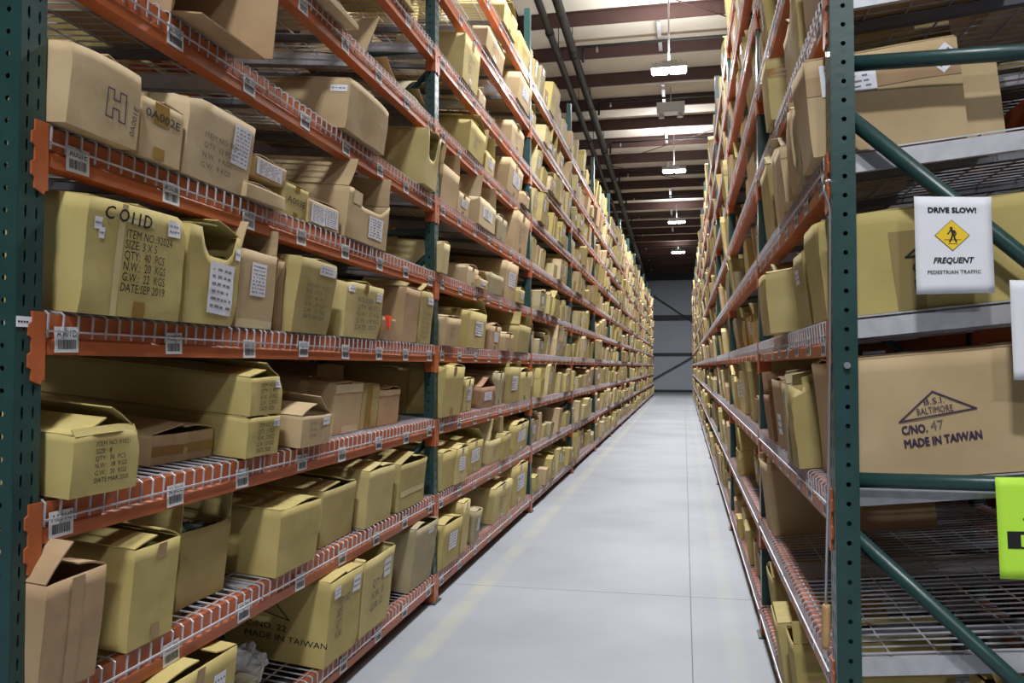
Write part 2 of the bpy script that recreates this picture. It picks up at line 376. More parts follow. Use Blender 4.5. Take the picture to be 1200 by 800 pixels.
def deck(wd):
    k = round(wd, 3)
    if k not in _DK: _DK[k] = deck_mesh(k)
    return _DK[k]
_BM = {}
def beam_mesh(Lb, conn):
    k = (round(Lb, 3), conn)
    if k in _BM: return _BM[k]
    mb = MB()
    mb.prism([(.006, 0), (.05, 0), (.05, -.095), (0, -.095), (0, -.062), (.006, -.056)], -Lb/2, Lb/2, 'x')
    if conn:
        for s in (-1, 1): conn_geo(mb, s, s*Lb/2)
    _BM[k] = mb.mesh('beam', [ORANGE], recalc=True); return _BM[k]
def conn_geo(mb, s, x):
    # plate on the face of the post, stepped edge and hooked lugs
    def P(a, y, z): return (x+s*a, y, z)
    prof = [(-.006, .004), (.034, .004), (.034, -.02), (.044, -.026), (.044, -.052), (.034, -.058), (.034, -.09), (.044, -.096), (.044, -.125), (.034, -.13), (.034, -.155), (.006, -.165), (-.006, -.14)]
    n = len(prof)
    i0 = mb.add([P(a, -.006, z) for a, z in prof]); i1 = mb.add([P(a, -.001, z) for a, z in prof])
    for k in range(n): mb.face((i0+k, i0+(k+1) % n, i1+(k+1) % n, i1+k))
    mb.face([i0+k for k in range(n)]); mb.face([i1+k for k in range(n)][::-1])
    a, b = P(-.006, -.006, -.155), P(.0, .055, .004)
    mb.box((min(a[0], b[0]), a[1], a[2]), (max(a[0], b[0]), b[1], b[2]))
_CN = {}
def conn_mesh(s):
    if s not in _CN:
        mb = MB(); conn_geo(mb, s, 0); _CN[s] = mb.mesh('connector', [ORANGE], recalc=True)
    return _CN[s]
LBW, LBH = .078, .062
def label_geo(mb, code, rnd, fn=None):
    f = fn or (lambda u, v: (u, -.0022, v))
    g = (lambda u, v: (u, -.0027, v)) if fn is None else (lambda u, v: tuple(Vector(fn(u, v))+Vector((0, -.0005, 0))))
    if fn is None: mb.box((-LBW/2, -.0022, -LBH), (LBW/2, -.0006, 0), 0)
    else: put_rect(mb, f, -LBW/2, -LBH, LBW/2, 0, 0, 1)
    if code: put_text(mb, g, code, 0, -.024, .0165, None, 0, 1, 0.0, 0, True)
    else:
        for k in range(5): put_rect(mb, g, -.028+k*.012, -.022, -.020+k*.012, -.009, 1, 1)
    u = -.03
    while u < .029:
        bw = rnd.choice((.001, .0015, .0025)); put_rect(mb, g, u, -.054, u+bw, -.031, 1, 1); u += bw+rnd.choice((.001, .0015, .002))
rl = random.Random(5)
_gl = MB(); label_geo(_gl, '', rl); GEN_LABEL = _gl.mesh('location_label', [LABELW, INK])

def frame_M(s, x, y, z, tilt=False):
    """local x along the rack, y into it, z up.  s=-1: rack on the left of its aisle, s=+1: on the right"""
    R = Matrix.Rotation(math.radians(90*(-s)), 4, 'Z')
    if tilt: R = Matrix.Rotation(-s*TILT, 4, 'Y') @ R
    return Matrix.Translation((x, y, z)) @ R

def build_rack(label, group, s, xf, ys, levels, detail, codes=None, fine=(), label_bays=0, deck_limit=300, visible_from=0):
    """ys: post centres.  detail: number of bays whose parts are separate objects"""
    e = empty('pallet_rack', Matrix.Translation((xf, ys[0], 0))); tag(e, label, 'rack', group)
    base = Matrix.Translation((-xf, -ys[0], 0))
    braceH, per = .1, 1.117
    # posts and braces
    bm_h = MB(); bm_h.tube([(0, PD*.6, 0), (0, DEPTH-PD*.6, 0)], .021, 8); hme = bm_h.mesh('brace', [GREEN], True)
    dm = MB(); dm.tube([(0, PD*.6, -.13), (0, DEPTH-PD*.6, -per+.06)], .021, 8); dme = dm.mesh('brace', [GREEN], True)
    for i, y in enumerate(ys):
        Mf = base @ frame_M(s, xf, y, 0); Mr = Mf @ Matrix.Translation((0, DEPTH, 0)) @ Matrix.Rotation(math.pi, 4, 'Z')
        fm = POST_F if i in fine else POST_C
        for M in (Mf, Mr):
            o = link('post', fm, e, M=M)
            if i in fine: md = o.modifiers.new('thickness', 'SOLIDIFY'); md.thickness = .0025; md.offset = 0
        if i <= 8:
            for k in range(5):
                z = 1.10+per*(k-1)+(.1 if k == 0 else 0)
                if z < TOPZ: link('brace', hme, e, M=Mf @ Matrix.Translation((0, 0, z)))
                if k > 0: link('brace', dme, e, M=Mf @ Matrix.Translation((0, 0, z)))
    far = MB(); farlab = MB(); nd = 0
    rise = DEPTH*math.tan(TILT)
    for b in range(len(ys)-1):
        yc = (ys[b]+ys[b+1])/2; Lb = ys[b+1]-ys[b]-PW; nseg = 3 if Lb > 2.5 else 2
        for li, z in enumerate(levels):
            Mb = base @ frame_M(s, xf, yc, z-.006)
            sep = b < detail
            bo = link('beam', beam_mesh(Lb, not sep), e, M=Mb)
            link('beam', beam_mesh(Lb, True), e, M=Mb @ Matrix.Translation((0, DEPTH, rise-.012)) @ Matrix.Rotation(math.pi, 4, 'Z'))
            if sep:
                for sg in (-1, 1): link('connector', conn_mesh(sg), bo, M=Matrix.Translation((sg*Lb/2, 0, 0)))
            for k in range(8):
                xx = (-Lb/2+.09+(Lb-.18)*k/7) + rl.uniform(-.02, .02); xx = xx if s < 0 else -xx
                lz = -.027+rl.uniform(-.005, .004)
                if b < label_bays and not (s > 0 and b > 0):
                    if codes and b == 0:
                        mb = MB(); label_geo(mb, codes % (k+1, 'ABCDEFGHIJ'[li]), rl); me = mb.mesh('location_label', [LABELW, INK])
                    else: me = GEN_LABEL
                    link('location_label', me, bo, M=Matrix.Translation((xx, 0, lz)) @ Matrix.Rotation(rl.uniform(-.03, .03), 4, 'Y'))
                elif b < 11:
                    M = Mb @ Matrix.Translation((xx, -.0025, lz))
                    farlab.grid(lambda u, v: tuple(M @ Vector((-.038+.076*u, 0, -.06*v))), 1, 1)
            for q in range(nseg):
                wd = Lb/nseg-.012; yq = -Lb/2+(q+.5)*Lb/nseg
                Md = base @ frame_M(s, xf, yc, z, True) @ Matrix.Translation((yq, -.001, 0))
                if nd < deck_limit: link('wire_deck', deck(wd), e, M=Md); nd += 1
                else:
                    dmsh = deck(wd); k0 = len(far.v); far.v += [tuple(Md @ v.co) for v in dmsh.vertices]
                    for p in dmsh.polygons: far.face([k0+t for t in p.vertices], p.material_index)
    if far.f: tag(link('wire_deck', far.mesh('wire_deck_far', [GALV, DECKSHADE]), e), kind='stuff')
    if farlab.f: tag(link('location_label', farlab.mesh('location_label_far', [LABELW]), e), kind='stuff')
    return e
YSL = [v-.038 for v in (1.655, 4.81, 7.95, 10.95, 13.85, 16.8, 19.8, 22.8, 25.8, 28.8, 31.8, 34.8, 37.8, 40.8)]
YSR = [v+.038 for v in (2.31, 4.50, 7.38, 10.2, 13.1, 16.0, 18.9, 21.8, 24.7, 27.6, 30.5, 33.4, 36.3, 39.2)]
build_rack('long rack with orange beams and green posts along the left side of the aisle', 'pallet racks', -1, XL, YSL, ZLV, 4, 'A%03d%s', (0, 1), 3)
build_rack('rack with green end frame along the right side of the aisle', 'pallet racks', 1, XR, YSR, ZRV, 3, None, (0,), 1)
XLB = XL-2*DEPTH-.2
build_rack('dark rack standing back to back behind the left rack', 'pallet racks', 1, XLB, YSL[:7], ZLV, 0, None, (), 0)
XRB = XR+2*DEPTH+.2
build_rack('dark rack standing back to back behind the right rack', 'pallet racks', -1, XRB, YSR[:3], ZRV, 0, None, (), 0)

# ================================================================== CARTONS
def ray(px, py):
    x = (px-600)/F; y = -(py-400)/F
    c, s = math.cos(PIT), math.sin(PIT); fw = c-y*s; u = s+y*c
    c, s = math.cos(YAW), math.sin(YAW); return Vector((x*c-fw*s, x*s+fw*c, u))
def at_y(px, py, Y):
    d = ray(px, py); d *= Y/d.y; return Vector((d.x, d.y, d.z+EYE))

class Carton:
    def __init__(s, M, w, d, h, tone, seed, amp=.005, crush=0.0, notch=None, skew=(0, 0), res=8, clear=.352):
        s.clear = clear
        s.M, s.w, s.d, s.h, s.tone, s.amp, s.notch, s.skew, s.res = M, w, d, h, tone, amp, notch, skew, res
        s.rnd = random.Random(seed); s.off = Vector((seed*1.37 % 50, seed*2.11 % 50, seed*.73 % 50))
        s.corners = []
        if crush:
            for _ in range(3):
                s.corners.append((Vector((s.rnd.choice((-w/2, w/2)), 0, s.rnd.choice((0, h, h)))), s.rnd.uniform(.4, 1)*crush))
    def warp(s, p):
        p = Vector(p); q = p+noise.noise_vector(p*4.5+s.off)*s.amp+noise.noise_vector(p*13+s.off)*s.amp*.3
        for c, a in s.corners:
            r2 = (p-c).length_squared; k = math.exp(-r2/.0011)*a*.6
            q += (Vector((0, s.d/2, s.h/2))-c).normalized()*k
        q.x += s.skew[0]*p.z; q.y += s.skew[1]*p.z
        if q.z < 0 or p.z <= 0: q.z = max(q.z, 0.0) if p.z > 0 else 0.0
        return q
    def topz(s, x):
        if not s.notch: return s.h
        c, wd, dp = s.notch; k = abs((x/s.w+.5)-c)/wd
        return s.h-dp*max(0, 1-k**6) if k < 1 else s.h
    def fmap(s, face, off=.0016):
        w, d = s.w, s.d
        if face == 'front': return lambda u, v: tuple(s.warp((-w/2+u, 0, v))+Vector((0, -off, 0)))
        if face == 'left': return lambda u, v: tuple(s.warp((-w/2, d-u, v))+Vector((-off, 0, 0)))
        if face == 'right': return lambda u, v: tuple(s.warp((w/2, u, v))+Vector((off, 0, 0)))
    def fsize(s, face): return (s.w if face == 'front' else s.d, s.h)
    def body_mb(s, mb=None, mi=0):
        mb = mb or MB(); w, d, h, n = s.w, s.d, s.h, s.res
        nn = n+3 if s.notch else n
        mb.grid(lambda u, v: tuple(s.warp((-w/2+w*u, 0, s.topz(-w/2+w*u)*v))), nn, n, mi)
        mb.grid(lambda u, v: tuple(s.warp((w/2, d*u, h*v))), n, n, mi)
        mb.grid(lambda u, v: tuple(s.warp((w/2-w*u, d, h*v))), nn, n, mi)
        mb.grid(lambda u, v: tuple(s.warp((-w/2, d-d*u, h*v))), n, n, mi)
        mb.grid(lambda u, v: tuple(s.warp((-w/2+w*u, d-d*v, 0))), nn, n, mi)
        return mb
    def flap_mb(s, side, ang, length=None, mb=None, mi=0):
        mb = mb or MB(); w, d, h = s.w, s.d, s.h; a = math.radians(ang)
        ln = length or (min(w, d)/2-.004)
        if side in 'LR': ln = length or (w/2-.002)
        lift = .003 if side in 'LR' else -.002
        if .1 < a < math.pi-.1: ln = max(.02, min(ln, (s.clear-h)/math.sin(a)))
        bend = s.rnd.uniform(-.06, .06)*ln
        def fn(u, v):
            t = ln*v; c, sn = math.cos(a), math.sin(a); b = bend*math.sin(math.pi*v)
            if side == 'L': hp = Vector((-w/2, .004+(d-.008)*u, h)); q = Vector((t*c-b*sn, 0, t*sn+b*c+lift))
            elif side == 'R': hp = Vector((w/2, .004+(d-.008)*u, h)); q = Vector((-t*c+b*sn, 0, t*sn+b*c+lift))
            elif side == 'F': hp = Vector((-w/2+.004+(w-.008)*u, 0, h)); q = Vector((0, t*c-b*sn, t*sn+b*c+lift))
            else: hp = Vector((-w/2+.004+(w-.008)*u, d, h)); q = Vector((0, -t*c+b*sn, t*sn+b*c+lift))
            o = s.warp(hp)-hp
            return tuple(hp+o+q+noise.noise_vector((hp+q)*9+s.off)*.0025*v)
        mb.grid(fn, 3, 3, mi, side in 'RF')
        return mb
    def build(s, flaps, decals=(), label='', group=None, name='cardboard_box'):
        e = empty(name, s.M); tag(e, label, 'box', group)
        C = [CARDS[s.tone]]
        me = s.body_mb().mesh('body', C, s.res > 3)
        bm = bmesh.new(); bm.from_mesh(me); bmesh.ops.remove_doubles(bm, verts=bm.verts, dist=.0004)
        for ed in bm.edges:
            if len(ed.link_faces) == 2 and ed.calc_face_angle(0) > .7: ed.smooth = False
        bm.to_mesh(me); bm.free()
        o = link('body', me, e); md = o.modifiers.new('board', 'SOLIDIFY'); md.thickness = .004; md.offset = -1
        for side, val in flaps.items():
            ang, ln = val if isinstance(val, tuple) else (val, None)
            o = link('flap', s.flap_mb(side, ang, ln).mesh('flap', C), e); md = o.modifiers.new('board', 'SOLIDIFY'); md.thickness = .004; md.offset = 0
        for dc in decals: s.decal(e, dc)
        return e
    def decal(s, e, dc):
        kind, face = dc[0], dc[1]; W, H = s.fsize(face)
        mb = MB()
        if kind == 'tape':
            _, _, u0, v0, u1, v1 = dc[:6]; put_rect(mb, s.fmap(face, .0014), u0*W, v0*H, u1*W, v1*H, 0, 4)
            link('tape', mb.mesh('tape', [dc[6] if len(dc) > 6 else TAPE]), e)
        elif kind == 'label':                      # white sticker with rows of print
            _, _, u0, v0, u1, v1 = dc[:6]; rows = dc[6] if len(dc) > 6 else 6; ang = dc[7] if len(dc) > 7 else 0
            fn, f2 = s.fmap(face, .002), s.fmap(face, .0026)
            put_rect(mb, fn, u0*W, v0*H, u1*W, v1*H, 0, 4, ang)
            cu, cv = (u0+u1)/2*W, (v0+v1)/2*H; ca, sa = math.cos(ang), math.sin(ang)
            g = lambda u, v: f2(cu+(u-cu)*ca-(v-cv)*sa, cv+(u-cu)*sa+(v-cv)*ca)
            lw, lh = (u1-u0)*W, (v1-v0)*H; rnd = s.rnd
            for r in range(rows):
                y = v0*H+lh*(1-(r+1)/(rows+1)); u = u0*W+lw*.1; hh = lh/(rows+1)*.34
                while u < u1*W-lw*.14:
                    ww = lw*rnd.uniform(.07, .2); ww = min(ww, u1*W-lw*.08-u); put_rect(mb, g, u, y-hh/2, u+ww, y+hh/2, 1, 1); u += ww+lw*rnd.uniform(.03, .12)
            link('shipping_label', mb.mesh('shipping_label', [WHITE, LIGHTINK]), e)
        elif kind == 'text':                       # u, v as parts of the face, size as part of its height
            _, _, lines, u, v, size, lead = dc[:7]; wdt = dc[7] if len(dc) > 7 else None; mt = dc[8] if len(dc) > 8 else INK
            ang = dc[9] if len(dc) > 9 else 0; bold = dc[10] if len(dc) > 10 else 0
            fn = s.fmap(face, .0024)
            for k, t in enumerate(lines):
                if not t: continue
                put_text(mb, fn, t, u*W, (v-k*lead)*H, size*H, wdt*W if (wdt and k == 0) else (None if not wdt else text_geo(t)[2]*wdt*W/max(text_geo(lines[0])[2], 1e-6)), ang, 0, bold*H)
            link('print', mb.mesh('print', [mt]), e)
        elif kind == 'poly':
            _, _, pts, wd = dc[:4]; fn = s.fmap(face, .0024)
            put_poly(mb, fn, [(u*W, v*H) for u, v in pts], wd*H, 0, dc[5] if len(dc) > 5 else True)
            link('print', mb.mesh('print', [dc[4] if len(dc) > 4 else INK]), e)

SIDE = {'L': (-1, XL, ZLV, 'left'), 'R': (1, XR, ZRV, 'right')}
def spot(side, li, u0, u1, d):
    """frame of a carton whose front bottom edge runs from u0 to u1 along the rack"""
    s, xf, lv, _ = SIDE[side]; yc = (u0+u1)/2
    return frame_M(s, xf, yc, lv[li], True) @ Matrix.Translation((0, d, .0035))
def left_span(li, px0, px1, d):
    X = XL-d*math.cos(TILT); Z = ZLV[li]+d*math.sin(TILT); return y_at(px0, X, Z), y_at(px1, X, Z)
def height_to(M, w, ytop):
    lo, hi = .02, .6
    for _ in range(40):
        m = (lo+hi)/2; p = M @ Vector((-w/2, 0, m))
        if proj(*p)[1] > ytop: lo = m
        else: hi = m
    return lo
GL, GR = 'cartons on the left rack', 'cartons on the right rack'
TENT = {'L': 20, 'R': 22}; FLAT = {'L': 2, 'R': 3}; HALF = {'L': 4, 'R': 28}; UPB = {'L': 6, 'R': 8, 'B': 70}; OPEN = {'L': 76, 'R': 70, 'B': 72}
WIDE = {'L': 75, 'R': 84, 'B': 75}
HERO = []; TAKEN = {}
def hero(li, px0, px1, ytop, tone, label, d=.0, depth=.45, flaps=FLAT, decals=(), hmax=.35, **kw):
    y0, y1 = left_span(li, px0, px1, d); y0 += .002; y1 -= .002
    M = spot('L', li, y0, y1, d); w_ = y1-y0; h = min(height_to(M, w_, ytop), hmax if li < 9 else .6)
    seed = 100+len(HERO)*7; HERO.append(label)
    yaw = kw.pop('yaw', 0)
    if yaw: M = M @ Matrix.Rotation(math.radians(yaw), 4, 'Z')
    lift = kw.pop('lift', 0)
    if lift: M = M @ Matrix.Translation((0, 0, lift)); h -= lift
    if li == 9: kw['clear'] = .7
    c = Carton(M, w_, depth, h, tone, seed, **kw); c.build(flaps, decals, label, GL)
    TAKEN.setdefault(('L', li), []).append((y0, y1, d+depth))
    return c
STD = ['ITEM NO.:%s', 'SIZE: 3 X 5', 'QTY:  40  PCS', 'N.W.:  20  KGS', 'G.W.:  22  KGS', 'DATE:SEP 2019']
def std(no, u=.3, v=.75, size=.07, lead=.11, wd=.55, mt=GREYINK, face='front'): return ('text', face, [STD[0] % no]+STD[1:], u, v, size, lead, wd, mt)
def tp(face='front', c=.5, top=True, bot=True, w_=.1, m=TAPE):
    r = []
    if top: r.append(('tape', face, c-w_/2, .84, c+w_/2, .995, m))
    if bot: r.append(('tape', face, c-w_/2, .01, c+w_/2, .16, m))
    return r

def left_heroes():
    # ---- fifth shelf
    Hs = [(.52, .28), (.52, .64), (.61, .64), (.61, .52), (.70, .52), (.70, .64), (.79, .64), (.79, .28), (.70, .28), (.70, .41), (.61, .41), (.61, .28)]
    hero(4, 76, 160, 47, 3, 'big tan carton with a blocky H outline printed on its front', -.05, .5, {'L': 3, 'R': 5, 'B': 30},
         [('poly', 'front', Hs, .02, PINK), ('text', 'front', ['0A001E'], .93, .16, .09, .1, None, INK, 1.42)], crush=.012, amp=.006)
    hero(4, 161, 210, 112, 3, 'tan carton hand marked 0A002E with brown tape strips', -.02, .45, {'L': 2, 'R': 4, 'B': 25},
         [('tape', 'front', .28, .62, .62, .99), ('tape', 'front', .32, .02, .58, .22), ('text', 'front', ['0A002E'], .08, .70, .14, .1, .82, INK, -.03, .002)])
    hero(4, 212, 288, 110, 4, 'tall tan carton with a white packing label and stencilled weights', -.01, .5, {'L': 2, 'R': 2},
         [('label', 'front', .66, .38, .94, .92, 9), ('text', 'front', ['ITEM NO. 906', 'QTY  12 PCS', 'N.W.  9 KGS', 'G.W.  9 KGS'], .24, .56, .07, .13, .5, GREYINK)], crush=.02, skew=(0, -.05))
    hero(4, 289, 334, 213, 3, 'low flat tan carton under a small label carton on the fifth shelf', -.03, .3, FLAT, [], crush=.015)
    c = hero(4, 293, 330, 182, 4, 'small tan carton with a printed white sheet, on a flat carton', .02, .25, FLAT, [('label', 'front', .06, .1, .86, .92, 8)], lift=.095)
    hero(4, 331, 359, 212, 0, 'yellow carton hand marked A003E on the fifth shelf', .01, .4, FLAT, [('text', 'front', ['A003E'], .12, .42, .2, .1, .76, INK)]+tp(c=.5, bot=True, w_=.2))
    hero(4, 360, 397, 232, 3, 'tan carton with two white lists covering its front', .0, .4, {'L': 3, 'R': 3, 'B': 60}, [('label', 'front', .08, .1, .5, .9, 9), ('label', 'front', .52, .12, .94, .9, 9)])
    hero(4, 404, 452, 218, 3, 'torn tan carton with a hanging white sheet on the fifth shelf', -.01, .55, {'L': 60, 'B': 75, 'R': 86}, [('label', 'front', .5, .15, .86, .62, 7), ('tape', 'front', .1, .72, .3, .98, CLEARTAPE)], notch=(.55, .4, .06), crush=.02)
    # ---- fourth shelf
    hero(3, 92, 207, 226, 0, 'large yellow carton stencilled ITEM NO. 92024 on the fourth shelf', -.035, .55, FLAT,
         [std('92024', .36, .70, .074, .092, .47, INK), ('text', 'front', ['C O11D'], .14, .83, .12, .1, .44, INK, -.02, .002), ('tape', 'front', .28, .01, .34, .99, CARDS[7]), ('tape', 'front', .5, .02, .61, .17, TAPE),
          ('label', 'front', .78, .80, .92, .95, 2), ('tape', 'front', .34, .835, .62, .875, CLEARTAPE), ('label', 'front', .065, .72, .13, .83, 1), ('label', 'front', .11, .64, .16, .74, 1)], amp=.009, crush=.03)
    hero(3, 212, 274, 262, 0, 'ripped yellow carton with a long white sheet taped to its front', -.02, .5, {'L': 5, 'R': 15, 'B': 60},
         [('label', 'front', .40, .10, .88, .66, 6), ('label', 'front', .86, .74, .98, .88, 1)], notch=(.55, .33, .085), amp=.008, crush=.02)
    hero(3, 275, 317, 290, 3, 'tan carton with flaps up and a white list on the fourth shelf', .0, .45, {'L': 70, 'R': 87, 'B': 60}, [('label', 'front', .3, .42, .72, .86, 8), ('tape', 'front', .0, .0, 1, .11, CLEARTAPE)])
    hero(3, 318, 328, 305, 5, 'narrow brown carton squeezed between a tan and a yellow carton', .03, .4)
    hero(3, 341, 384, 300, 2, 'olive yellow carton with stencilled lines and a purple label', -.01, .5, FLAT, [std('92317', .22, .62, .055, .085, .6), ('label', 'front', .5, .82, .95, .96, 2)], skew=(0, -.06), crush=.02)
    hero(3, 401, 444, 328, 1, 'yellow carton printed FOLDER with worn white corners', -.01, .4, FLAT, [('text', 'front', ['FOLDER', 'QTY: 40 PCS', 'N.W.: 17 KG', 'G.W.: 18 KG', 'DATE: 2017'], .3, .66, .09, .125, .42, GREYINK), ('label', 'front', .05, .82, .2, .94, 1), ('label', 'front', .8, .72, .95, .9, 2)]+tp(c=.5, bot=False), crush=.03)
    hero(3, 445, 461, 372, 5, 'little brown carton with a red orange tag in front', .0, .2)
    hero(3, 470, 487, 336, 5, 'plain brown carton standing tall near the second post', .0, .4, FLAT)
    hero(3, 489, 504, 340, 2, 'olive yellow carton with a torn white label beside the second post', .0, .4, {'L': 25, 'R': 10}, [std('9201', .2, .55, .05, .09, .6), ('label', 'front', .5, .76, .95, .9, 1)], crush=.02)
    # ---- third shelf
    hero(2, 80, 159, 512, 0, 'open yellow carton with tented flaps, first on the third shelf', -.05, .42, {'L': 17, 'R': 30, 'F': (60, .012)}, [('text', 'front', ['ITEM NO.:91021', 'SIZE:  8', 'QTY:  36  PCS', 'N.W.:  18  KGS', 'G.W.:  20  KGS', 'DATE:MAR.2020'], .32, .78, .08, .122, .5, INK)], crush=.02)
    hero(2, 176, 247, 510, 3, 'low tan carton with crossed brown tape on the third shelf', .10, .45, {'L': 8, 'R': 4}, [('tape', 'front', .0, .3, 1, .62, TAPE), ('tape', 'front', .36, .0, .56, .99, CARDS[4])])
    c = hero(2, 287, 326, 491, 0, 'lower of two long yellow cartons stacked on the third shelf', -.02, .95, FLAT, [('text', 'front', ['ITEM NO.:1173', 'QTY:  3  PCS', 'N.W.: 12 KGS', 'G.W.: 12 KGS', 'DATE: 2020'], .3, .74, .11, .16, .58, INK), ('label', 'front', .76, .74, .96, .93, 2)], crush=.012)
    Y0, Y1 = left_span(2, 289, 326, -.02); M = c.M @ Matrix.Translation((0, .005, c.h+.008))
    c2 = Carton(M, c.w*.97, .95, min(c.h*.98, .35-c.h), 0, 311, crush=.015); c2.build({'L': 12, 'R': 24}, [('text', 'front', ['ITEM NO.:1173', 'QTY:  3  PCS', 'N.W.: 12 KGS', 'G.W.: 12 KGS', 'DATE: 2020'], .3, .74, .11, .16, .58, INK), ('label', 'front', .74, .7, .94, .9, 2)], 'upper of two long yellow cartons stacked on the third shelf', GL)
    hero(2, 351, 386, 489, 3, 'small tan carton with open tented flaps on the third shelf', -.03, .25, {'L': 18, 'R': 32, 'B': 40}, [('text', 'front', ['QTY:  24', 'N.W.: 12', 'G.W.: 13'], .26, .68, .12, .2, .4, GREYINK), ('label', 'front', .68, .66, .93, .92, 1)])
    hero(2, 388, 420, 450, 3, 'long tan carton with white tape patches on the third shelf', .06, .95, FLAT, [('tape', 'front', .0, .82, 1, .99, CLEARTAPE), ('tape', 'front', .3, .0, .9, .14, CLEARTAPE), ('tape', 'left', .82, 0, .86, .99, CLEARTAPE)])
    hero(2, 421, 440, 452, 2, 'crumpled olive carton with packing tape next to a brown carton', .06, .5, FLAT, [('tape', 'front', .3, 0, .6, .99)], amp=.008)
    hero(2, 441, 466, 457, 5, 'brown carton with a darker lower half on the third shelf', .06, .4, FLAT, [('tape', 'front', 0, .84, 1, .99, CARDS[3])])
    hero(2, 473, 489, 432, 2, 'dim olive carton standing deep on the third shelf', .2, .6, FLAT)
    # ---- second shelf
    hero(1, 40, 113, 686, 5, 'brown carton with one flap swung up, first on the second shelf', -.03, .4, {'L': (48, .13), 'R': 12, 'B': 20}, [('tape', 'front', .4, 0, .62, .99, CARDS[5])])
    hero(1, 146, 201, 645, 0, 'yellow carton with brown tape top and bottom, flaps slightly raised', -.01, .6, {'L': 12, 'R': 20}, tp(c=.58, w_=.2))
    c = hero(1, 204, 262, 626, 2, 'open olive carton full of coloured packages on the second shelf', .07, .5, {'L': (89, .20), 'R': (88, .2), 'B': 85}, [])
    m = MB(); rr = random.Random(4); cols = [INK, mat('violet_pack', rgb(70, 50, 130), .4), mat('orange_pack', rgb(230, 100, 60), .4), WHITE, mat('green_pack', rgb(60, 80, 50), .5)]
    for k in range(26):
        M = Matrix.Translation((rr.uniform(-c.w*.4, c.w*.4), rr.uniform(.03, c.d*.9), c.h-rr.uniform(.02, .05))) @ Euler((rr.uniform(-.6, .6), rr.uniform(-.6, .6), rr.uniform(0, 3))).to_matrix().to_4x4()
        a = rr.uniform(.02, .05); m.obox(M, (-a, -a*.7, -.008), (a, a*.7, .008), rr.choice((0, 0, 1, 2, 3, 4, 4)))
    o = tag(link('packages', m.mesh('packages', cols)), 'pile of small coloured packages inside the open olive carton', 'packages', kind='stuff'); o.matrix_world = c.M
    hero(1, 322, 370, 600, 0, 'plain yellow carton with a bright top edge beside a scuffed one', -.02, .5, FLAT, [('poly', 'front', [(.02, .42), (.98, .44)], .008, CARDS[2], False)])
    hero(1, 284, 303, 606, 2, 'scuffed dim olive carton set back beside the packages carton', .2, .5, FLAT, [])
    hero(1, 372, 412, 577, 2, 'plain olive carton in the middle of the second shelf', .03, .5, {'L': 6, 'R': 10, 'B': 30})
    hero(1, 427, 457, 553, 1, 'plain yellow carton with a double top edge on the second shelf', .0, .5, {'L': 8, 'R': 3})
    hero(1, 465, 496, 546, 2, 'worn olive carton nearest the second post on the second shelf', .0, .45, {'L': 12, 'R': 6}, [('tape', 'front', .05, .3, .95, .42, CARDS[7])])
    # ---- lowest shelf
    hero(0, 168, 266, 762, 0, 'yellow carton stencilled ITEM NO. 96179 on the lowest shelf', -.02, .5, {'L': 5, 'R': 6}, [('text', 'front', ['ITEM NO.:96179', 'SIZE: 3 X 5   DZ', 'QTY: 40 PCS'], .36, .62, .08, .13, .5, INK), ('label', 'front', .7, .66, .86, .84, 2), ('label', 'front', .16, .66, .36, .78, 1), ('tape', 'front', .46, .55, .56, .99, TAPE)], hmax=.34)
    hero(0, 379, 417, 672, 0, 'yellow carton with a triangle mark on its side, lowest shelf', -.02, .45, {'L': 4, 'R': 2},
         [('poly', 'left', [(.08, .62), (.62, .50), (.30, .86)], .01, INK), ('text', 'left', ['C/NO. 22', 'MADE IN TAIWAN'], .2, .36, .07, .12, .4, INK), ('text', 'front', ['ITEM NO.', 'SIZE', 'QTY', 'N.W.'], .25, .66, .1, .13, .4, GREYINK), ('label', 'front', .1, .78, .3, .92, 2), ('label', 'front', .7, .72, .94, .92, 2)], crush=.015)
    hero(0, 420, 455, 652, 1, 'yellow carton with a raised flap behind the triangle carton', -.02, .45, {'L': 14, 'R': 22}, [('text', 'front', ['QTY: 40', 'N.W.: 20', 'G.W.: 22'], .28, .6, .1, .16, .4, GREYINK), ('label', 'front', .66, .62, .9, .88, 2)], crush=.02)
    hero(0, 479, 505, 622, 8, 'greyish brown carton by the second post on the lowest shelf', .01, .5, {'L': 6, 'R': 10}, [('label', 'front', .55, .82, .8, .92, 1)], skew=(0, -.04))
    # ---- sixth shelf
    y0, y1 = left_span(5, 200, 279, .0); w_ = y1-y0; M = spot('L', 5, y0, y1, .0)
    e = tag(empty('cardboard_box', M), 'brown carton lying on its side, open end to the aisle, sixth shelf', 'box', GL); HERO.append('x')
    TAKEN.setdefault(('L', 5), []).append((y0, y1, .5)); hh, t = .29, .005
    mb = MB(); mb.box((-w_/2, 0, 0), (w_/2, .42, t)); mb.box((-w_/2, 0, hh), (w_/2, .42, hh+t)); mb.box((-w_/2, .42, 0), (w_/2, .42+t, hh+t))
    mb.box((-w_/2, 0, t), (-w_/2+t, .42, hh)); mb.box((w_/2-t, 0, t), (w_/2, .42, hh)); link('body', mb.mesh('body', [CARDS[5]]), e)
    fm = MB(); fm.box((0, -.12, .004), (t, 0, hh)); fme = fm.mesh('flap', [CARDS[5]])
    link('flap', fme, e, M=Matrix.Translation((-w_/2, 0, 0)) @ Matrix.Rotation(-.9, 4, 'Z'))
    link('flap', fme, e, M=Matrix.Translation((w_/2-t, 0, 0)) @ Matrix.Rotation(.12, 4, 'Z'))
    fm = MB(); fm.box((-w_/2, -.10, 0), (w_/2, 0, t)); link('flap', fm.mesh('flap', [CARDS[5]]), e, M=Matrix.Rotation(.05, 4, 'X'))
